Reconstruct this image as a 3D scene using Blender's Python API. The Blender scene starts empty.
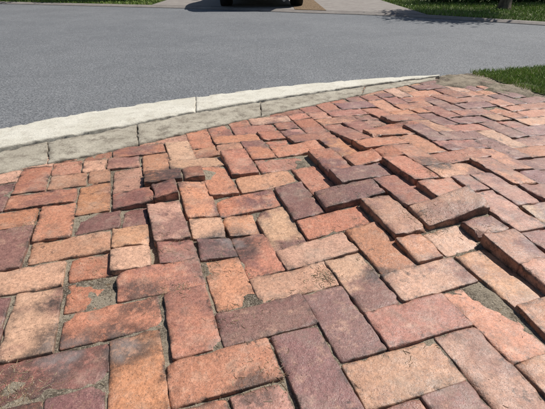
import bpy, math, random
import numpy as np
from mathutils import Vector, Matrix
from mathutils.bvhtree import BVHTree
random.seed(7); R=np.random.RandomState(23)

sc=bpy.context.scene
# ---------------------------------------------------------------- world / light
SUN_EL=math.radians(50); SUN_AZ=math.radians(36)   # azimuth from +X towards +Y
w=bpy.data.worlds.new("World"); sc.world=w; w.use_nodes=True
nt=w.node_tree; bg=nt.nodes["Background"]
sky=nt.nodes.new("ShaderNodeTexSky"); sky.sky_type='NISHITA'; sky.sun_disc=False
sky.sun_elevation=SUN_EL; sky.sun_rotation=math.radians(90)-SUN_AZ
nt.links.new(sky.outputs[0],bg.inputs[0]); bg.inputs[1].default_value=0.06
sv=Vector((math.cos(SUN_EL)*math.cos(SUN_AZ),math.cos(SUN_EL)*math.sin(SUN_AZ),math.sin(SUN_EL)))
sl=bpy.data.lights.new("sun","SUN"); sl.energy=5.0; sl.angle=math.radians(0.53); sl.color=(1,0.965,0.91)
so=bpy.data.objects.new("sun",sl); sc.collection.objects.link(so); so.rotation_euler=sv.to_track_quat('Z','Y').to_euler(); so.location=(5,5,10)
sc.view_settings.view_transform='Standard'; sc.view_settings.look='None'; sc.view_settings.exposure=0
cam=bpy.data.cameras.new("camera"); co=bpy.data.objects.new("camera",cam); sc.collection.objects.link(co)
cam.sensor_width=36; cam.lens=27.2; cam.clip_start=0.02; cam.clip_end=1000
co.location=(0,0,0.70); co.rotation_euler=(math.radians(60),0,0); sc.camera=co

# ---------------------------------------------------------------- noise helpers
def _h(ix,iy,s):
    n=(ix.astype(np.int64)*374761393+iy.astype(np.int64)*668265263+s*1442695041)&0xFFFFFFFF
    n=((n^(n>>13))*1274126177)&0xFFFFFFFF
    n=n^(n>>16)
    return (n&0xFFFF)/65535.0
def vn(x,y,f=1.0,s=0):
    x=np.asarray(x,float)*f+1000.37; y=np.asarray(y,float)*f+1000.71
    ix=np.floor(x); iy=np.floor(y); fx=x-ix; fy=y-iy
    fx=fx*fx*(3-2*fx); fy=fy*fy*(3-2*fy)
    a=_h(ix,iy,s); b=_h(ix+1,iy,s); c=_h(ix,iy+1,s); d=_h(ix+1,iy+1,s)
    return (a*(1-fx)+b*fx)*(1-fy)+(c*(1-fx)+d*fx)*fy
def fbm(x,y,f,s=0,o=3):
    t=0;a=1;n=0
    for k in range(o):
        t=t+a*vn(x,y,f,s+k*7); n+=a; a*=0.5; f*=2.1
    return t/n
def ss(a,b,x):
    t=np.clip((np.asarray(x,float)-a)/(b-a),0,1); return t*t*(3-2*t)

# ---------------------------------------------------------------- mesh helper
def mk(name,verts,faces,mat,smooth=True,attrs=None,parent=None):
    me=bpy.data.meshes.new(name)
    me.from_pydata([tuple(v) for v in np.asarray(verts).tolist()],[],[tuple(f) for f in (faces.tolist() if hasattr(faces,'tolist') else faces)])
    if attrs:
        for k,(typ,arr) in attrs.items():
            arr=np.asarray(arr,float)
            if typ=='C':
                at=me.attributes.new(k,'FLOAT_COLOR','POINT')
                a=np.ones((len(arr),4)); a[:,:3]=arr; at.data.foreach_set('color',a.ravel())
            else:
                at=me.attributes.new(k,'FLOAT','POINT'); at.data.foreach_set('value',arr.ravel())
    me.polygons.foreach_set('use_smooth',[smooth]*len(me.polygons))
    for m in (mat if isinstance(mat,list) else [mat]): me.materials.append(m)
    me.update()
    ob=bpy.data.objects.new(name,me); sc.collection.objects.link(ob)
    if parent: ob.parent=parent
    return ob

class NB:
    def __init__(s,name):
        s.m=bpy.data.materials.new(name); s.m.use_nodes=True; s.t=s.m.node_tree
        s.b=s.t.nodes["Principled BSDF"]; s.geo=s.t.nodes.new("ShaderNodeTexCoord")
        s.P=s.geo.outputs['Object']
        s.b.inputs['Specular IOR Level'].default_value=0.3
    def L(s,a,b): s.t.links.new(a,b)
    def put(s,v,sock):
        if isinstance(v,bpy.types.NodeSocket): s.L(v,sock)
        elif isinstance(v,(tuple,list)) and len(v)==3 and sock.type=='RGBA': sock.default_value=(*v,1)
        else: sock.default_value=v
    def noise(s,scale,det=3,rough=.55,vec=None):
        n=s.t.nodes.new("ShaderNodeTexNoise"); n.inputs['Scale'].default_value=scale; n.inputs['Detail'].default_value=det; n.inputs['Roughness'].default_value=rough
        s.L(vec or s.P,n.inputs['Vector']); return n.outputs['Fac']
    def voro(s,scale,vec=None,feat='F1',out='Distance'):
        n=s.t.nodes.new("ShaderNodeTexVoronoi"); n.feature=feat; n.inputs['Scale'].default_value=scale
        s.L(vec or s.P,n.inputs['Vector']); return n.outputs[out]
    def ramp(s,v,a,b,lo=0.,hi=1.):
        n=s.t.nodes.new("ShaderNodeMapRange"); n.interpolation_type='SMOOTHSTEP'
        s.L(v,n.inputs[0]); n.inputs[1].default_value=a; n.inputs[2].default_value=b; n.inputs[3].default_value=lo; n.inputs[4].default_value=hi
        return n.outputs[0]
    def mix(s,f,a,b,mode='MIX'):
        n=s.t.nodes.new("ShaderNodeMix"); n.data_type='RGBA'; n.blend_type=mode
        s.put(f,n.inputs[0]); s.put(a,n.inputs[6]); s.put(b,n.inputs[7]); return n.outputs[2]
    def math(s,op,a,b=0.):
        n=s.t.nodes.new("ShaderNodeMath"); n.operation=op; s.put(a,n.inputs[0]); s.put(b,n.inputs[1]); return n.outputs[0]
    def attr(s,name,col=True):
        n=s.t.nodes.new("ShaderNodeAttribute"); n.attribute_name=name; return n.outputs['Color' if col else 'Fac']
    def vadd(s,a,b):
        n=s.t.nodes.new("ShaderNodeVectorMath"); n.operation='ADD'; s.L(a,n.inputs[0]); s.L(b,n.inputs[1]); return n.outputs[0]
    def vmul(s,a,k):
        n=s.t.nodes.new("ShaderNodeVectorMath"); n.operation='MULTIPLY'; s.L(a,n.inputs[0]); n.inputs[1].default_value=k; return n.outputs[0]
    def bump(s,h,strength,dist,prev=None):
        n=s.t.nodes.new("ShaderNodeBump"); n.inputs['Strength'].default_value=strength; n.inputs['Distance'].default_value=dist
        s.L(h,n.inputs['Height']); 
        if prev is not None: s.L(prev,n.inputs['Normal'])
        return n.outputs[0]
    def fin(s,col,rough=.85,nrm=None):
        s.put(col,s.b.inputs['Base Color']); s.put(rough,s.b.inputs['Roughness'])
        if nrm is not None: s.L(nrm,s.b.inputs['Normal'])
        return s.m

# ---- brick
n=NB("brick_clay")
V=n.vadd(n.P,n.attr("seedv"))
c=n.attr("bcol")
fl=n.ramp(n.noise(7,4,.6,V),.44,.60)
c=n.mix(n.math('MULTIPLY',fl,n.attr("flash",False)),c,(.215,.098,.085))
pale=n.ramp(n.noise(22,5,.7,V),.52,.68,0,.38)
c=n.mix(pale,c,(.66,.40,.27))
mot=n.ramp(n.noise(110,3,.7,V),.33,.67,.80,1.22)
c=n.mix(1.0,c,mot,'MULTIPLY')
dk=n.ramp(n.noise(330,2,.6,V),.58,.66,0,.6)
c=n.mix(dk,c,(.09,.042,.032))
lt=n.ramp(n.noise(410,2,.6),.60,.68,0,.35)
c=n.mix(lt,c,(.72,.52,.38))
dirtn=n.ramp(n.noise(9,6,.72),.51,.67,0,.42)
c=n.mix(dirtn,c,(.22,.15,.11))
dust=n.ramp(n.noise(5,6,.75,n.vmul(n.P,(1,1.2,1))),.50,.68,0,.30)
c=n.mix(dust,c,(.56,.43,.33))
blk=n.ramp(n.noise(24,6,.75),.50,.60,0,.92)
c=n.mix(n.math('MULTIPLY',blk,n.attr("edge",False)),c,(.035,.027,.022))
blk2=n.ramp(n.noise(15,7,.78,n.vmul(n.P,(1.3,1,1))),.59,.67,0,.75)
c=n.mix(blk2,c,(.06,.045,.037))
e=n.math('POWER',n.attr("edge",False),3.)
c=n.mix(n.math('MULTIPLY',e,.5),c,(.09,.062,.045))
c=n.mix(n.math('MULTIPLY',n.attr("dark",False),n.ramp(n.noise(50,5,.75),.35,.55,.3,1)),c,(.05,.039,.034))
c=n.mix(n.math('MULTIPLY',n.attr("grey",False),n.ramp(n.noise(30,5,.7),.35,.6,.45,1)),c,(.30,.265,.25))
b1=n.bump(n.noise(300,3,.75,V),.38,.0025); b2=n.bump(n.noise(45,5,.72,V),.42,.007,b1)
rg=n.ramp(n.noise(30,3,.6,V),.3,.7,.36,.60)
n.b.inputs['Specular IOR Level'].default_value=0.5
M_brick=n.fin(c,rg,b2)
# ---- dirt
n=NB("joint_soil")
c=n.mix(n.ramp(n.noise(7,4,.7),.36,.56),(.11,.085,.062),(.34,.28,.205))
c=n.mix(n.ramp(n.noise(260,3,.7),.48,.64,0,.8),c,(.50,.42,.32))
c=n.mix(n.ramp(n.noise(150,3,.7),.55,.68,0,.8),c,(.04,.03,.022))
c=n.mix(n.ramp(n.noise(4.5,4,.7),.60,.70,0,.55),c,(.07,.095,.028))
M_dirt=n.fin(c,.95,n.bump(n.noise(220,4,.75),.9,.006))
# ---- asphalt
n=NB("asphalt")
c=n.mix(n.ramp(n.noise(.9,4,.6),.35,.65),(.19,.197,.208),(.235,.241,.25))
c=n.mix(n.ramp(n.noise(5,6,.72),.42,.66,0,.4),c,(.15,.154,.16))
c=n.mix(n.ramp(n.voro(95),.08,.45,.7,0),c,(.44,.445,.445))
c=n.mix(n.ramp(n.noise(80,3,.85),.47,.58,0,.85),c,(.07,.074,.08))
c=n.mix(n.ramp(n.noise(30,4,.75),.52,.66,0,.35),c,(.36,.363,.365))
M_asph=n.fin(c,.8,n.bump(n.noise(110,3,.8),.8,.006))
# ---- concretes
def conc(name,a,b,dk,amt,lo=.5,hi=.72):
    n=NB(name)
    c=n.mix(n.ramp(n.noise(5,5,.65),.35,.65),a,b)
    c=n.mix(n.ramp(n.noise(14,7,.75),lo,hi,0,amt),c,dk)
    c=n.mix(n.ramp(n.noise(120,3,.75),.50,.64,0,.5),c,tuple(x*.5 for x in a))
    c=n.mix(n.ramp(n.noise(170,2,.7),.54,.66,0,.5),c,tuple(min(.78,x*1.4) for x in a))
    c=n.mix(n.math('MULTIPLY',n.attr("edge",False),n.ramp(n.noise(45,4,.7),.3,.6,.1,.6)),c,tuple(x*.6 for x in dk))
    return n.fin(c,.88,n.bump(n.noise(130,5,.78),.6,.005))
M_conL=conc("concrete_light",(.64,.60,.50),(.74,.70,.60),(.44,.39,.31),.6,.48,.68)
M_conG=conc("concrete_weathered",(.40,.355,.28),(.53,.48,.385),(.16,.13,.10),.8,.45,.65)
M_conD=conc("concrete_driveway",(.26,.23,.21),(.32,.29,.26),(.16,.13,.115),.6)
# ---- lawn / foliage
n=NB("lawn_soil")
c=n.mix(n.ramp(n.noise(3,4,.6),.35,.65),(.055,.085,.02),(.10,.13,.035))
c=n.mix(n.ramp(n.noise(60,3,.7),.5,.7,0,.7),c,(.11,.08,.045))
M_lawn=n.fin(c,.95,n.bump(n.noise(90,4,.7),1,.02))
n=NB("grass_blade"); M_blade=n.fin(n.attr("col"),.55)
n=NB("leaf"); M_leaf=n.fin(n.attr("col"),.5)
n=NB("litter"); M_lit=n.fin(n.mix(n.ramp(n.noise(300,2),.3,.7,0,.4),n.attr("col"),(.16,.11,.07)),.85)
n=NB("mulch"); c=n.mix(n.ramp(n.noise(35,4,.75),.35,.65),(.12,.07,.04),(.42,.30,.18)); M_mulch=n.fin(c,.95,n.bump(n.noise(40,4,.8),1,.03))
n=NB("bark"); c=n.mix(n.ramp(n.noise(14,5,.7,n.vmul(n.P,(1,1,.25))),.35,.65),(.06,.045,.035),(.2,.16,.125)); M_bark=n.fin(c,.9,n.bump(n.noise(20,5,.75,n.vmul(n.P,(1,1,.2))),1,.02))
def flat(name,col,rough,metal=0,coat=0,nz=True):
    n=NB(name); c=n.mix(n.ramp(n.noise(8,3,.6),.3,.7,0,.25),col,tuple(x*.7 for x in col))
    m=n.fin(c,rough); n.b.inputs['Metallic'].default_value=metal; n.b.inputs['Coat Weight'].default_value=coat; return m
M_paint=flat("car_paint",(.012,.012,.014),.3,.3,.8)
M_glass=flat("car_glass",(.01,.012,.013),.06,0,1)
M_tyre=flat("tyre_rubber",(.018,.018,.018),.85)
M_rim=flat("wheel_alloy",(.45,.45,.46),.35,.9)
M_red=flat("tail_lamp",(.28,.008,.008),.2,0,1)
M_plate=flat("plate_white",(.6,.6,.58),.5)
M_blk=flat("black_plastic",(.02,.02,.02),.7)

# ---------------------------------------------------------------- boundary curves (plan view, metres)
E1=[(-3.1,-2.2),(-2.95,-1),(-2.85,0),(-2.45,.75),(-1.95,1.42),(-1.37,2.0),(-.98,2.31),(-.454,2.60),(.195,2.90),(.951,3.13),(1.26,3.17)]
E2=[(-2.8,-2.2),(-2.68,-1),(-2.57,-.08),(-2.2,.6),(-1.74,1.2),(-1.195,1.69),(-.839,1.93),(-.397,2.24),(.174,2.575),(.886,2.93),(1.23,3.08)]
E3=[(-2.6,-2.2),(-2.5,-1),(-2.37,-.15),(-2.02,.47),(-1.58,1.02),(-1.07,1.46),(-.737,1.67),(-.351,1.96),(.155,2.32),(.817,2.78),(1.20,3.02)]
def crom(P,t):
    P=np.array(P,float); P=np.vstack([2*P[0]-P[1],P,2*P[-1]-P[-2]])
    t=np.clip(np.asarray(t,float),0,len(P)-3-1e-6); i=np.floor(t).astype(int); f=(t-i)[...,None]
    p0,p1,p2,p3=P[i],P[i+1],P[i+2],P[i+3]
    return .5*((2*p1)+(-p0+p2)*f+(2*p0-5*p1+4*p2-p3)*f**2+(-p0+3*p1-3*p2+p3)*f**3)
tt=np.linspace(0,10,400)
C1,C2,C3=crom(E1,tt),crom(E2,tt),crom(E3,tt)
RN=np.vstack([C2,[(1.32,3.14),(1.5,3.21),(1.69,3.27),(2.3,3.42),(3.2,3.45),(5,3.0),(8,1.5),(14,-3)]])
BN=np.vstack([C3,[(1.3,3.03),(1.45,3.05),(1.56,2.95),(1.66,2.62),(1.8,2.42),(2.2,2.15),(2.8,1.9),(4,1.5),(6,.5)]])
def By(x): return np.interp(x,BN[:,0],BN[:,1])
def Ry(x): return np.interp(x,RN[:,0],RN[:,1])
FAR=np.array([(-60,22),(-30,15.5),(-14,11.7),(-6,10.1),(-3,9.3),(-1,8.75),(.5,8.05),(1.3,7.8),(2.15,7.45),(3.0,6.85),(3.8,6.25),(6,4.9),(9,2.6),(16,-3.5)],float)
def Fy(x): return np.interp(x,FAR[:,0],FAR[:,1])

# ---------------------------------------------------------------- heave field
TH=math.radians(18); CT,ST=math.cos(TH),math.sin(TH)
def pq(x,y): return x*CT+y*ST, -x*ST+y*CT
def xy(p,q): return p*CT-q*ST, p*ST+q*CT
def win(q,a,b,s=.10): return ss(a-s,a+s,q)*(1-ss(b-s,b+s,q))
FLT=((-.035,.92,1.45,.036,.17),(.637,.80,1.66,.028,.28),(.861,.40,1.62,.028,.45),(.301,1.45,1.78,.014,.2),(1.197,.75,1.9,.018,.3))
def Hs(x,y):
    p,q=pq(x,y)
    z=.015*(fbm(x,y,1.3,5,2)-.5)*2
    z=z-.040*np.exp(-((x+.10)**2+(y-1.06)**2)/.05)
    z=z-.012*np.exp(-((x+.40)**2+(y-.62)**2)/.03)
    z=z+.020*np.exp(-((p-1.05)**2/.12+(q-1.05)**2/.35))
    z=z+.012*np.exp(-((p-.35)**2/.05+(q-1.6)**2/.04))
    z=z+.030*np.exp(-((x+.36)**2/.02+(y-1.44)**2/.014))
    k=ss(0.03,.30,By(x)-y)
    return z*k-.002
def step(x,y,soft=0):
    p,q=pq(x,y)
    z=0
    for p0,a,b,A,dec in FLT:
        g=ss(p0+.005,p0+.07,p) if soft else (p>p0)
        z=z+A*g*np.exp(-np.maximum(p-p0,0)/dec)*win(q,a,b)
    return z*ss(.05,.3,By(x)-y)
def faultness(x,y):
    p,q=pq(x,y); r=0
    for p0,a,b,A,_ in FLT:
        r=np.maximum(r,np.exp(-((p-p0)/.13)**2)*win(q,a,b)*min(1,A/.028))
    r=np.maximum(r,1.2*np.exp(-((x+.36)**2+(y-1.42)**2)/.035))
    return r
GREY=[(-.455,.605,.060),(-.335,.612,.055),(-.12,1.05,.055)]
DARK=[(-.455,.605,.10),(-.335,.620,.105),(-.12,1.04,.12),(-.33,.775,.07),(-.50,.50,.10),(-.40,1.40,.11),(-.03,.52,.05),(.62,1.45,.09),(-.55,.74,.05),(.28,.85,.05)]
def spots(L,x,y,a0=.55):
    r=np.zeros_like(x)
    for a,b,s in L:
        d=np.hypot(x-a,(y-b)*1.0)+(fbm(x,y,20,3,2)-.5)*.06
        r=np.maximum(r,1-ss(s*a0,s,d))
    return r

# ---------------------------------------------------------------- bricks
WP=.112; P0=-.035; Q0=.055
BV=[];BF=[];A={k:[] for k in('bcol','seedv','flash','edge','grey','dark')}; nv=0
PAL=[((.56,.245,.14),5),((.51,.21,.125),5.5),((.58,.285,.17),4),((.40,.17,.115),3),((.27,.13,.11),2.0),((.62,.36,.235),1.2),((.47,.24,.16),2.6)]
PW=np.array([b for a,b in PAL]);PW=PW/PW.sum()
def lin(Lh):
    e=[0,.0010,.0026,.0055,.012]
    m=max(3,int((2*Lh-.024)/.014))
    mid=np.linspace(-Lh+.012,Lh-.012,m+1)[1:-1]
    return np.concatenate([-Lh+np.array(e),mid,(Lh-np.array(e))[::-1]])
def add_brick(cx,cy,ang,L,W,zc,ta,tb,col,flash,seed,brk=(0,0)):
    global nv
    us=lin(L/2); vs=lin(W/2); nu,nw=len(us),len(vs)
    U,Vv=np.meshgrid(us,vs,indexing='ij')
    du=L/2-np.abs(U); dv=W/2-np.abs(Vv); d=np.minimum(du,dv)
    rc=.0045; inc=(du<rc)&(dv<rc); dc=rc-np.hypot(rc-du,rc-dv)
    d=np.where(inc,np.minimum(d,dc),d); d=np.maximum(d,0)
    wgt=np.exp(-np.minimum(du,dv)/.008)
    nx_=(vn(U+seed,Vv,45,1)-.5); ny_=(vn(U+seed,Vv,45,4)-.5)
    X=U+nx_*wgt*.0028; Y=Vv+ny_*wgt*.0028
    X=X-np.sign(U)*np.where(inc,np.maximum(0,(rc-du)*.28),0); Y=Y-np.sign(Vv)*np.where(inc,np.maximum(0,(rc-dv)*.28),0)
    for k,sg in ((0,-1),(1,1)):
        if brk[k]:
            ww=np.exp(-(L/2-sg*U)/.02); X=X+sg*ww*(vn(Vv+seed,Vv*0,32,9)-.6)*.012
    r=.0012+.0036*vn(U+seed*3,Vv,25,6)**2
    Z=-np.where(d<r,r-np.sqrt(np.maximum(r*r-(r-d)**2,0)),0)
    ch=ss(.61,.69,vn(U+seed*2,Vv,42,8))*np.exp(-d/.0055)
    Z=Z-ch*.006
    sp=ss(.70,.76,fbm(U+seed*5,Vv,16,14,2)); Z=Z-sp*.0015
    Z=Z+(fbm(U+seed,Vv,24,12,2)-.5)*.0014
    if seed*7%1<.15:   # broken corner
        sx=1 if seed*13%1<.5 else -1; sy=1 if seed*17%1<.5 else -1
        dd=(L/2-sx*U)+(W/2-sy*Vv)*1.2+ (vn(U,Vv+seed,60,3)-.5)*.015
        cs=.015+.022*(seed*29%1); Z=Z-.012*(1-ss(cs-.006,cs,dd))
    Z=Z+zc+ta*U+tb*Vv
    ca,sa=math.cos(ang),math.sin(ang)
    WX=cx+X*ca-Y*sa; WY=cy+X*sa+Y*ca
    top=np.stack([WX,WY,Z],-1).reshape(-1,3)
    idx=np.arange(nu*nw).reshape(nu,nw)
    f=np.stack([idx[:-1,:-1],idx[1:,:-1],idx[1:,1:],idx[:-1,1:]],-1).reshape(-1,4)
    per=np.concatenate([idx[:,0],idx[-1,1:],idx[-2::-1,-1],idx[0,-2:0:-1]])
    bot=top[per].copy(); bot[:,2]=zc-.058+ta*0
    mid=top[per].copy(); mid[:,2]-=.006
    n0=nu*nw; m=len(per); a=np.arange(m); b=(a+1)%m
    s1=np.stack([per[a],n0+a,n0+b,per[b]],-1); s2=np.stack([n0+a,n0+m+a,n0+m+b,n0+b],-1)
    vv=np.vstack([top,mid,bot]); ff=np.vstack([f,s1,s2])+nv
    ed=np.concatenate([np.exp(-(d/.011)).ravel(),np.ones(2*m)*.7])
    gx=np.concatenate([WX.ravel(),bot[:,0],bot[:,0]]); gy=np.concatenate([WY.ravel(),bot[:,1],bot[:,1]])
    N=len(vv)
    BV.append(vv);BF.append(ff)
    A['bcol'].append(np.tile(col,(N,1)));A['seedv'].append(np.tile([seed*13%9,seed*29%9,seed*37%9],(N,1)))
    A['flash'].append(np.full(N,flash));A['edge'].append(ed)
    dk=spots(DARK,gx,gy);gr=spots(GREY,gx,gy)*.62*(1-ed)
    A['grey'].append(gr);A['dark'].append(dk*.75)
    nv+=N
def pickcol(x,y):
    w=PW.copy()
    zone=fbm(x,y,1.6,31,2)
    pur=.6*float(ss(.5,.75,zone))
    for a,b,s in ((-.42,1.35,.22),(.75,1.25,.25),(.9,1.7,.35),(-.2,1.55,.2),(1.2,2.1,.5),(.3,1.7,.25)):
        pur=max(pur,math.exp(-((x-a)**2+(y-b)**2)/s**2))
    lt=math.exp(-((x+.05)**2+(y-1.5)**2)/.16)+math.exp(-((x-.2)**2+(y-2.2)**2)/.3)*.5
    w[4]*=1+2.4*pur; w[3]*=1+1.6*pur; w[2]*=1-.6*pur; w[5]*=1+2.0*lt
    w/=w.sum()
    c=np.array(PAL[R.choice(len(PAL),p=w)][0])*R.uniform(.87,1.12)
    c=c*np.array([1,R.uniform(.94,1.06),R.uniform(.92,1.08)])
    return c,(R.uniform(.35,1.) if R.rand()<.34+.45*pur else .10)
for i in range(-42,54):
    for j in range(-42,54):
        k=(i-j)%4
        if k==0: pc,qc,o=(i+1)*WP,(j+.5)*WP,0
        elif k==3: pc,qc,o=(i+.5)*WP,(j+1)*WP,1
        else: continue
        pc+=P0;qc+=Q0
        x,y=xy(pc,qc)
        if x<-2.7 or x>3.8 or y<-1.6 or y>3.4: continue
        if y>By(x)+.13 or (x>1.05 and y>By(x)-.01): continue
        x+= (fbm(x,y,1.4,41,2)-.5)*.04; y+=(fbm(x,y,1.4,47,2)-.5)*.04
        fa=float(faultness(x,y))
        x+=R.normal(0,.0010+.0030*fa); y+=R.normal(0,.0010+.0030*fa)
        ang=TH+(math.pi/2 if o else 0)+R.normal(0,.007+.028*fa)
        L=.2218+R.normal(0,.0010); W=.1100+R.normal(0,.0008)
        ca,sa=math.cos(ang),math.sin(ang); g=.07
        def HH(x,y): return float(Hs(x,y)+step(x,y))
        zc=.5*HH(x,y)+.25*(HH(x+ca*g,y+sa*g)+HH(x-ca*g,y-sa*g))
        ta=(HH(x+ca*g,y+sa*g)-HH(x-ca*g,y-sa*g))/(2*g); tb=(HH(x-sa*.03,y+ca*.03)-HH(x+sa*.03,y-ca*.03))/.06
        ta=max(-.14,min(.14,ta*.8)); tb=max(-.12,min(.12,tb*.7))
        amp=1+1.3*fa; farw=float(ss(.02,.3,By(x)-y))
        zc+=R.normal(0,.0015)*amp; ta+=max(-.03,min(.03,R.normal(0,.012)))*amp; tb+=max(-.035,min(.035,R.normal(0,.016)))*amp
        if farw<.5: zc=min(zc,.001)-.004*(y>By(x)-.05); ta*=.2; tb*=.2
        col,fl=pickcol(x,y); seed=R.uniform(1,90)
        if R.rand()<.15+.1*fa:
            fr=R.choice([.5,.42,.62,.5]); gap=R.uniform(.002,.005)
            L1=L*fr-gap/2; L2=L*(1-fr)-gap/2
            o1=-L/2+L1/2; o2=L/2-L2/2
            dz=R.normal(0,.002)*farw
            add_brick(x+ca*o1,y+sa*o1,ang+R.normal(0,.015),L1,W,zc+ta*o1+dz,ta+R.normal(0,.02)*farw,tb,col,fl,seed,(0,1))
            c2,f2=(col,fl) if R.rand()<.5 else pickcol(x,y)
            add_brick(x+ca*o2,y+sa*o2,ang+R.normal(0,.015),L2,W,zc+ta*o2-dz,ta+R.normal(0,.02)*farw,tb,c2,f2,seed+3.3,(1,0))
        else: add_brick(x,y,ang,L,W,zc,ta,tb,col,fl,seed)
BV=np.vstack(BV);BF=np.vstack(BF)
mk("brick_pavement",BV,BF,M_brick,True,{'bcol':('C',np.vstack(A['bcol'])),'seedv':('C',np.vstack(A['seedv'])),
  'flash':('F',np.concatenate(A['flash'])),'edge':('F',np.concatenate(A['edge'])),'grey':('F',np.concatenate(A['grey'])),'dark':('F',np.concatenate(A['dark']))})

# ---------------------------------------------------------------- joint soil sheet
PATCH=[(.587,1.36,.06,.005),(.64,1.97,.10,.005),(.96,1.69,.08,.005),(-.50,.52,.05,.002),(.139,.855,.035,.004),(-.02,.55,.05,.001),
       (-.08,.70,.04,.002),(-.13,.93,.07,.005),(1.32,2.95,.22,.016),(1.6,2.75,.2,.016),(1.25,1.3,.08,.003),(.2,1.32,.04,.004),(-.75,1.1,.06,.004),(.48,1.08,.05,.003),(-.24,.80,.03,.003)]
xs=np.arange(-2.72,4.0,.0115); ys=np.arange(-1.7,3.36,.0115)
GX,GY=np.meshgrid(xs,ys,indexing='ij')
z=Hs(GX,GY)+step(GX,GY,1)*.6-.0068+(fbm(GX,GY,7,61,3)-.5)*.009+(vn(GX,GY,55,66)-.5)*.003
for a,b,s,h in PATCH:
    d=np.hypot(GX-a,GY-b)+(fbm(GX,GY,14,71,2)-.5)*s*1.3
    z=z+h*(1-ss(s*.2,s,d))
out=GY-By(GX)
left=GX<1.22
z=np.where(left&(out>.03),-.05,z)
z=np.where((~left)&(out>-.02),np.minimum(.006,z+.008),z)
z=np.where((~left)&(GY>Ry(GX)+.01),-.06,z)
N0=GX.shape; idx=np.arange(GX.size).reshape(N0)
F=np.stack([idx[:-1,:-1],idx[1:,:-1],idx[1:,1:],idx[:-1,1:]],-1).reshape(-1,4)
SV=np.stack([GX,GY,z],-1).reshape(-1,3)
mk("joint_soil",SV,F,M_dirt)

# ---------------------------------------------------------------- kerbs
def slab(KV,KF,KE,Ca,Cb,t0,t1,zfun,depth=.10,ns=None,seed=0,rough=.004):
    base=sum(len(v) for v in KV)
    pa=crom(Ca,t0);pb=crom(Ca,t1); Ln=np.hypot(*(pb-pa)); Wd=max(.05,np.hypot(*(crom(Ca,(t0+t1)/2)-crom(Cb,(t0+t1)/2))))
    def ed(Lm,st):
        e=np.array([0,.003,.008,.016]); m=max(2,int((Lm-.03)/st)); return np.unique(np.concatenate([e/Lm,np.linspace(.016/Lm,1-.016/Lm,m),1-e/Lm]))
    S=ed(Ln,.014);T=ed(Wd,.014)
    s,t=np.meshgrid(S,T,indexing='ij')
    a=crom(Ca,t0+(t1-t0)*s);b=crom(Cb,t0+(t1-t0)*s)
    P=a*(1-t[...,None])+b*t[...,None]
    d=np.minimum(np.minimum(s,1-s)*Ln,np.minimum(t,1-t)*Wd)
    wg=np.exp(-d/.014)
    P[...,0]+=(fbm(P[...,0]+seed,P[...,1],35,81,3)-.5)*rough*4*wg; P[...,1]+=(fbm(P[...,0]+seed,P[...,1],35,91,3)-.5)*rough*4*wg
    r=.005
    Z=zfun(s,t)-np.where(d<r,r-np.sqrt(np.maximum(r*r-(r-d)**2,0)),0)
    Z=Z-ss(.56,.72,fbm(P[...,0],P[...,1],22,seed+5,2))*np.exp(-d/.014)*.008
    Z=Z+(fbm(P[...,0],P[...,1],18,seed,3)-.5)*.003
    nu,nw=s.shape; idx=np.arange(nu*nw).reshape(nu,nw)
    f=np.stack([idx[:-1,:-1],idx[:-1,1:],idx[1:,1:],idx[1:,:-1]],-1).reshape(-1,4)
    per=np.concatenate([idx[:,0],idx[-1,1:],idx[-2::-1,-1],idx[0,-2:0:-1]])
    top=np.stack([P[...,0],P[...,1],Z],-1).reshape(-1,3)
    bot=top[per].copy();bot[:,2]=-depth
    m=len(per);q=np.arange(m);q2=(q+1)%m
    s1=np.stack([per[q],per[q2],nu*nw+q2,nu*nw+q],-1)
    KV.append(np.vstack([top,bot]));KF.append(np.vstack([f,s1])+base);KE.append(np.concatenate([np.exp(-d/.008).ravel(),np.ones(m)]))
KV,KF,KE=[],[],[]
cuts=[0,2.3,4.35,6.95,9.98]
for k in range(len(cuts)-1):
    slab(KV,KF,KE,E1,E2,cuts[k]+.0012,cuts[k+1]-.0012,lambda s,t:-.008+.020*ss(0,.8,t),seed=k+1,rough=.002)
mk("concrete_kerb",np.vstack(KV),np.vstack(KF),M_conL,True,{'edge':('F',np.concatenate(KE))})
KV,KF,KE=[],[],[]
def shift(Ca,Cb,f): return [tuple(np.array(a)*(1-f)+np.array(b)*f) for a,b in zip(Ca,Cb)]
E2b=shift(E2,E3,.045)
cuts=[0,.8,1.9,2.9,3.9,5.4,6.35,7.6,8.6,9.9]
for k in range(len(cuts)-1):
    dz=R.normal(0,.001)
    slab(KV,KF,KE,E2b,E3,cuts[k]+.002,cuts[k+1]-.002,lambda s,t:.003-.003*t+dz+.002*(s-.5)*(k%3-1),seed=k+21,rough=.0045)
mk("concrete_edging",np.vstack(KV),np.vstack(KF),M_conG,True,{'edge':('F',np.concatenate(KE))})

# ---------------------------------------------------------------- road, ground, lawns
xr=np.linspace(-2.8,13,260)
rv=[];rf=[]
for i,x in enumerate(xr):
    y0=float(Ry(x))+ (float(fbm(x,0,9,7,3))-.5)*.03*(x>1.2); y1=max(float(Fy(x)),y0+.01)
    for k in range(9): rv.append((x,y0+(y1-y0)*k/8,-.012))
for i in range(len(xr)-1):
    for k in range(8):
        a=i*9+k; rf.append((a,a+9,a+10,a+1))
b=len(rv)
rv+=[(-60,-30,-.012),(-2.8,-30,-.012),(-2.8,-2.2,-.012),(-2.8,float(Fy(-2.8)),-.012),(-6,10.1,-.012),(-14,11.7,-.012),(-30,15.5,-.012),(-60,22,-.012)]
rf.append(tuple(range(b,b+8)))
mk("asphalt_road",rv,rf,M_asph,False)
g=300
mk("ground",[(-g,-g,-.09),(g,-g,-.09),(g,g,-.09),(-g,g,-.09)],[(0,1,2,3)],M_lawn,False)
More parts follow.
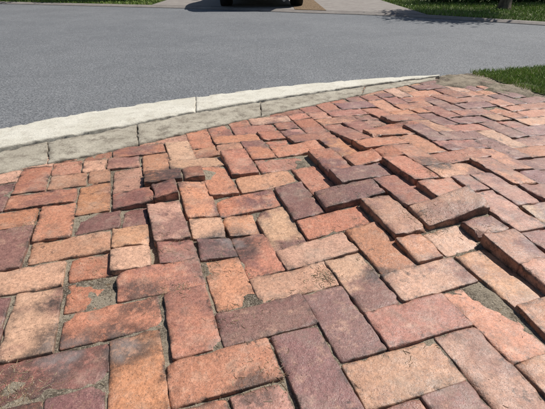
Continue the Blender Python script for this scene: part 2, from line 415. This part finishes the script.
def strip(name,pts_lo,pts_hi,z,mat,n=1,parent=None):
    v=[];f=[]
    for (a,b_) in zip(pts_lo,pts_hi):
        v.append((*a,z[0]));v.append((*b_,z[1]))
    for i in range(len(pts_lo)-1): f.append((2*i,2*i+2,2*i+3,2*i+1))
    return mk(name,v,f,mat,False,{'edge':('F',np.zeros(len(v)))})
def farpts(x0,x1,off=0,n=14): return [(x,float(Fy(x))+off) for x in np.linspace(x0,x1,n)]
v=[];f=[]
xsf=np.concatenate([np.linspace(-40,-8,20),np.linspace(-7.5,9,80)])
for x in xsf:
    y=float(Fy(x)); v+=[(x,y-.04,-.03),(x,y-.04,-.004),(x,y+.04,.022),(x,y+.10,.028),(x,y+.10,-.06)]
for i in range(len(xsf)-1):
    for k in range(4): a=i*5+k; f.append((a,a+5,a+6,a+1))
mk("far_kerb",v,f,M_conD,False,{'edge':('F',np.zeros(len(v)))})
def region(name,x0,x1,mat,z=.035,yend=60,n=20):
    lo=farpts(x0,x1,.09,n); hi=[(a,yend) for a,_ in lo]
    return strip(name,lo,hi,(z,z),mat)
region("lawn",-40,-2.45,M_lawn,.022)
region("driveway",-2.447,.40,M_conD,.030,30)
region("mulch_bed",.403,.95,M_mulch,.034,30)
region("driveway.001",.953,2.5,M_conD,.030,30)
region("lawn.001",2.503,30,M_lawn,.022)
lo=[(x,float(By(x))+.03) for x in np.linspace(1.58,6,40)]; hi=[(x,max(float(Ry(x))-.03,float(By(x))+.04)) for x in np.linspace(1.58,6,40)]
strip("verge",lo,hi,(.004,.004),M_lawn)

# ---------------------------------------------------------------- grass blades
def blades(name,P,h,wd,cols,seed):
    r=np.random.RandomState(seed); N=len(P)
    a=r.uniform(0,2*np.pi,N); hh=h*r.uniform(.45,1.2,N); ln=hh*r.uniform(.1,.9,N); la=r.uniform(0,2*np.pi,N)
    dx,dy=np.cos(a)*wd/2,np.sin(a)*wd/2; lx,ly=np.cos(la)*ln,np.sin(la)*ln
    V=np.zeros((N,5,3))
    V[:,0]=P+np.stack([-dx,-dy,0*dx],1);V[:,1]=P+np.stack([dx,dy,0*dx],1)
    m=P+np.stack([lx*.35,ly*.35,hh*.6],1)
    V[:,2]=m+np.stack([dx*.8,dy*.8,0*dx],1);V[:,3]=m-np.stack([dx*.8,dy*.8,0*dx],1)
    V[:,4]=P+np.stack([lx,ly,hh],1)
    i=np.arange(N)*5
    F=[(k,k+1,k+2,k+3) for k in i.tolist()]+[(k+3,k+2,k+4) for k in i.tolist()]
    cols=np.array(cols); c=cols[r.randint(0,len(cols),N)]*r.uniform(.7,1.3,(N,1))
    return mk(name,V.reshape(-1,3),F,M_blade,False,{'col':('C',np.repeat(c,5,0))})
GC=[(.19,.31,.05),(.26,.38,.07),(.31,.40,.10),(.16,.26,.04),(.38,.36,.16)]
n=40000; x=R.uniform(1.50,4.2,n*2); y=R.uniform(1.3,3.5,n*2)
ok=(y>By(x)+.03+(fbm(x,y,7,3,2)-.5)*.22)&(y<Ry(x)+.0+(fbm(x,y,9,5,2)-.5)*.08)&(fbm(x,y,5,13,2)>.22)
P=np.stack([x,y,np.full_like(x,.003)],1)[ok]
blades("verge_grass",P,.030,.0034,GC,3)
n=60000; x=np.concatenate([R.uniform(2.52,9,n),R.uniform(-9.5,-2.5,n//2)]); y=np.concatenate([R.uniform(4,12.5,n),R.uniform(9,13,n//2)])
ok=(y>Fy(x)+.10)&~((x>3.4)&(y>9.9))
P=np.stack([x,y,np.full_like(x,.02)],1)[ok]
blades("lawn_grass",P,.04,.010,GC,4)

# ---------------------------------------------------------------- foliage helper
def leaves(name,C,size,cols,seed,parent=None):
    r=np.random.RandomState(seed);N=len(C)
    t=r.normal(size=(N,3));t/=np.linalg.norm(t,axis=1)[:,None]
    u=np.cross(t,r.normal(size=(N,3)));u/=np.linalg.norm(u,axis=1)[:,None]
    s=size*r.uniform(.6,1.3,(N,1))
    V=np.stack([C-t*s,C+u*s*.42,C+t*s,C-u*s*.42],1).reshape(-1,3)
    i=np.arange(N)*4; F=np.stack([i,i+1,i+2,i+3],1)
    cols=np.array(cols);c=cols[r.randint(0,len(cols),N)]*r.uniform(.6,1.3,(N,1))
    return mk(name,V,F,M_leaf,False,{'col':('C',np.repeat(c,4,0))},parent)
LC=[(.045,.085,.018),(.06,.11,.025),(.08,.13,.03),(.035,.065,.015)]
def hedge(name,x0,x1,y0,y1,h,n,seed,slope=0.):
    r=np.random.RandomState(seed)
    e=bpy.data.objects.new(name,None);sc.collection.objects.link(e)
    C=np.stack([r.uniform(x0,x1,n),r.uniform(y0,y1,n),r.uniform(.02,1,n)*h],1)
    top=h*(.8+.3*fbm(C[:,0],C[:,1],1.5,seed,2)); C=C[C[:,2]<top]
    C[:,1]=np.where(r.rand(len(C))<.5,y0+(C[:,1]-y0)*.25,C[:,1])+(fbm(C[:,0],C[:,2],2,seed,2)-.5)*.4+slope*(C[:,0]-x1)
    leaves("foliage",C,.05,LC,seed,e)
    V=[];F=[]
    for k in range(int((x1-x0)/.35)):
        bx=x0+.2+k*.35+r.uniform(-.05,.05);by=(y0+y1)/2+r.uniform(-.1,.1)+slope*(bx-x1)
        for q in range(3):
            a=r.uniform(0,6.28);ex,ey=bx+math.cos(a)*.2,by+math.sin(a)*.2
            i=len(V)
            for (px,py,pz,rr) in ((bx,by,0,.02),(ex,ey,h*.85,.006)):
                for m in range(5): V.append((px+rr*math.cos(m*1.257),py+rr*math.sin(m*1.257),pz))
            for m in range(5): F.append((i+m,i+(m+1)%5,i+5+(m+1)%5,i+5+m))
    mk("stems",V,F,M_bark,True,None,e)
hedge("hedge",3.3,12,9.6,10.5,1.2,30000,5)
hedge("hedge.001",-14,-3.0,10.35,11.3,1.5,36000,6,-.20)

def tree(name,x,y,h,r0,crown_r,nl,seed):
    r=np.random.RandomState(seed)
    e=bpy.data.objects.new(name,None);sc.collection.objects.link(e)
    V=[];F=[]
    def tube(pts,rs,n=10):
        base=len(V)
        for k,(p,rr) in enumerate(zip(pts,rs)):
            for m in range(n):
                a=m*2*math.pi/n; q=1+.12*math.sin(3*a+k)
                V.append((p[0]+rr*q*math.cos(a),p[1]+rr*q*math.sin(a),p[2]))
        for k in range(len(pts)-1):
            for m in range(n): F.append((base+k*n+m,base+k*n+(m+1)%n,base+(k+1)*n+(m+1)%n,base+(k+1)*n+m))
    zs=[-.02,.06,.2,.5,1,1.5,h]
    pts=[np.array((x+.10*z*z*.25,y+.12*z*z*.35,z)) for z in zs]
    tube(pts,[r0*1.7,r0*1.3,r0*1.05,r0,r0*.92,r0*.85,r0*.7],14)
    tips=[]
    for k in range(9):
        a=k*2.4+r.uniform(-.3,.3); el=r.uniform(.3,1.2); ln=crown_r*r.uniform(.7,1.05)
        st=pts[-1] if k%2 else pts[-2]*.3+pts[-1]*.7
        d=np.array((math.cos(a)*math.cos(el),math.sin(a)*math.cos(el),math.sin(el)))
        p=[st,st+d*ln*.4+(0,0,.05),st+d*ln*.75+(0,0,.15),st+d*ln+(0,0,.3)]
        tube(p,[r0*.45,r0*.3,r0*.18,r0*.06],7); tips+= [p[1],p[2],p[3]]
        for q in range(4):
            d2=d+r.normal(0,.5,3); p2=p[1+q%2]+d2/np.linalg.norm(d2)*ln*.5
            tube([p[1+q%2],(p[1+q%2]+p2)/2+(0,0,.05),p2],[r0*.14,r0*.1,r0*.03],5); tips+=[p2,(p[1+q%2]+p2)/2]
    mk("trunk",V,F,M_bark,True,None,e)
    tips=np.array(tips); cl=tips[r.randint(0,len(tips),nl)]
    C=cl+r.normal(0,.20,(nl,3))*np.array([1,1,.7])
    leaves("foliage",C,.055,LC,seed,e)
tree("street_tree",4.25,8.35,1.7,.09,.75,10000,3)

# ---------------------------------------------------------------- car (seen end-on, parked on the drive)
car=bpy.data.objects.new("parked_car",None);sc.collection.objects.link(car)
def ring(hw,z0,z1,y,cr=.10,n=5,tum=0):
    pts=[]
    for (cx,cz,a0) in ((hw-cr,z1-cr,0),(-hw+cr,z1-cr,90),(-hw+cr,z0+cr,180),(hw-cr,z0+cr,270)):
        for k in range(n+1):
            a=math.radians(a0+90*k/n); X=cx+cr*math.cos(a); Z=cz+cr*math.sin(a)
            if tum: X*=1-tum*max(0,(Z-z0)/(z1-z0))
            pts.append((X,y,Z))
    return pts
def loft(rings,name,mat):
    V=[p for r_ in rings for p in r_]; n=len(rings[0]);F=[]
    for k in range(len(rings)-1):
        for m in range(n): F.append((k*n+m,(k+1)*n+m,(k+1)*n+(m+1)%n,k*n+(m+1)%n))
    F.append(tuple(range(n)));F.append(tuple(reversed(range((len(rings)-1)*n,len(rings)*n))))
    o=mk(name,V,F,mat,True,None,car); return o
body=loft([ring(.70,.42,.72,0,.1),ring(.80,.28,.86,.06),ring(.85,.22,.93,.25),ring(.87,.20,.95,.7),ring(.88,.19,.94,1.4),ring(.88,.19,.93,2.4),ring(.87,.19,.90,3.0),ring(.86,.20,.84,3.7),ring(.82,.22,.76,4.1),ring(.72,.30,.66,4.28)],"body",M_paint)
loft([ring(.70,.80,1.0,.22,.05,5,.1),ring(.74,.80,1.28,.5,.08,5,.18),ring(.76,.80,1.42,.95,.1,5,.2),ring(.77,.80,1.46,1.6,.1,5,.2),ring(.76,.80,1.40,2.2,.1,5,.2),ring(.74,.80,1.12,2.85,.08,5,.12),ring(.7,.80,.92,3.2,.05,5,.05)],"greenhouse",M_glass)
loft([ring(.60,1.36,1.425,.8,.03),ring(.62,1.40,1.475,1.2,.03),ring(.62,1.41,1.485,1.7,.03),ring(.60,1.36,1.43,2.1,.03)],"roof_panel",M_paint)
def cyl(name,c,r,wd,mat,prof=None,n=40):
    prof=prof or [(0,-wd/2),(r*.9,-wd/2),(r,-wd/2*.75),(r,wd/2*.75),(r*.9,wd/2),(0,wd/2)]
    V=[];F=[]
    for (rr,xx) in prof:
        for m in range(n): a=m*2*math.pi/n; V.append((c[0]+xx,c[1]+rr*math.cos(a),c[2]+rr*math.sin(a)))
    for k in range(len(prof)-1):
        for m in range(n): F.append((k*n+m,k*n+(m+1)%n,(k+1)*n+(m+1)%n,(k+1)*n+m))
    return mk(name,V,F,mat,True,None,car)
for i,(sx,yy) in enumerate(((-1,.55),(1,.55),(-1,3.4),(1,3.4))):
    cyl(f"tyre_{i+1}",(sx*.73,yy,.31),.31,.21,M_tyre)
    cyl(f"wheel_{i+1}",(sx*.74,yy,.31),.2,.215,M_rim)
    cyl(f"arch_{i+1}",(sx*.795,yy,.33),.36,.17,M_blk)
def box(name,c,s,mat,bv=.02):
    import bmesh
    bm=bmesh.new(); bmesh.ops.create_cube(bm,size=1); bmesh.ops.scale(bm,vec=s,verts=bm.verts)
    bmesh.ops.bevel(bm,geom=bm.edges[:],offset=bv,segments=3,affect='EDGES'); bmesh.ops.translate(bm,vec=c,verts=bm.verts)
    me=bpy.data.meshes.new(name);bm.to_mesh(me);me.materials.append(mat);o=bpy.data.objects.new(name,me);sc.collection.objects.link(o);o.parent=car
box("bumper",(0,.03,.33),(1.50,.18,.36),M_blk,.06)
box("tail_lamp_left",(-.64,.05,.76),(.26,.12,.14),M_red,.03);box("tail_lamp_right",(.64,.05,.76),(.26,.12,.14),M_red,.03)
box("number_plate",(0,-.065,.55),(.42,.015,.12),M_plate,.004)
box("exhaust",(.45,.0,.14),(.08,.14,.05),M_rim,.02)
box("mirror_left",(-.95,2.55,.98),(.16,.1,.12),M_paint,.03);box("mirror_right",(.95,2.55,.98),(.16,.1,.12),M_paint,.03)
car.location=(-.20,8.62,.03); car.scale=(.92,.92,.92); car.rotation_euler=(0,0,math.radians(2))

# ---------------------------------------------------------------- litter lying on the paving
bv=BVHTree.FromPolygons([Vector(v) for v in np.vstack([BV,SV]).tolist()],np.vstack([BF,F+len(BV)]).tolist())
LV=[];LF=[];LCc=[]
def drop(x,y):
    h=bv.ray_cast(Vector((x,y,.5)),Vector((0,0,-1)))
    return h[0],h[1]
STR=[(.42,.33,.20),(.34,.25,.14),(.5,.42,.28),(.22,.15,.09),(.28,.17,.10)]
def straw(x,y,L,wd):
    a=random.uniform(0,6.28); pts=[]
    bend=random.uniform(-.6,.6)
    for k in range(4):
        t=k/3-.5; aa=a+bend*t; px,py=x+math.cos(aa)*L*t,y+math.sin(aa)*L*t
        h,_=drop(px,py)
        if h is None: return
        pts.append((px,py,h.z+wd*.45))
    zz=[p[2] for p in pts]; zl=np.polyfit([0,1,2,3],zz,1); 
    pts=[(p[0],p[1],max(p[2],zl[0]*k+zl[1])) for k,p in enumerate(pts)]
    i=len(LV); c=np.array(random.choice(STR))*random.uniform(.6,1.2)
    nx_,ny_=-math.sin(a)*wd/2,math.cos(a)*wd/2
    for p in pts:
        LV.extend([(p[0]-nx_,p[1]-ny_,p[2]),(p[0],p[1],p[2]+wd*.4),(p[0]+nx_,p[1]+ny_,p[2])]); LCc.extend([c]*3)
    for k in range(3):
        b=i+k*3; LF.append((b,b+3,b+4,b+1)); LF.append((b+1,b+4,b+5,b+2))
def grain(x,y,s):
    h,_=drop(x,y)
    if h is None: return
    i=len(LV); c=np.array(random.choice([(.46,.38,.29),(.25,.19,.14),(.54,.46,.36),(.33,.18,.12),(.09,.07,.06)]))*random.uniform(.7,1.2)
    o=[(1,0,0),(0,1,0),(-1,0,0),(0,-1,0),(0,0,.8)]
    for q in o: LV.append((x+q[0]*s*random.uniform(.6,1.2),y+q[1]*s*random.uniform(.6,1.2),h.z-.0003+q[2]*s)); LCc.append(c)
    for k in range(4): LF.append((i+k,i+(k+1)%4,i+4))
def islow(x,y,m=.003):
    h,_=drop(x,y)
    return h is not None and h.z<float(Hs(x,y)+step(x,y))-m
for a,b,s,h in PATCH:
    m=int(2200*s)+40
    for _ in range(m):
        x,y=random.gauss(a,s*.7),random.gauss(b,s*.7)
        if islow(x,y,.002) or random.random()<.18: straw(x,y,random.uniform(.004,.018),random.uniform(.0006,.0013))
    for _ in range(m*4):
        x,y=random.gauss(a,s*.8),random.gauss(b,s*.8)
        if islow(x,y,.002) or random.random()<.35: grain(x,y,random.uniform(.0006,.0020))
for _ in range(90000):
    y=random.uniform(.35,3.0); x=random.uniform(-1.4,1.9)
    if abs(x)>y*.75+.35: continue
    if y>By(x)-.01: continue
    h,nn=drop(x,y)
    if h is None: continue
    loc=float(Hs(x,y)+step(x,y))
    low=h.z<loc-.0035
    dens=float(fbm(x,y,3.5,17,2))
    if low and random.random()<.3+.7*float(ss(.42,.62,dens)):
        if random.random()<.2: straw(x,y,random.uniform(.005,.018),random.uniform(.0007,.0013))
        else: grain(x,y,random.uniform(.0007,.002))
    elif random.random()<.05+.12*float(ss(.5,.65,dens)): grain(x,y,random.uniform(.0004,.0012))
mk("leaf_litter",np.array(LV),LF,M_lit,False,{'col':('C',np.array(LCc))})
print("verts",len(BV),len(SV),len(LV))
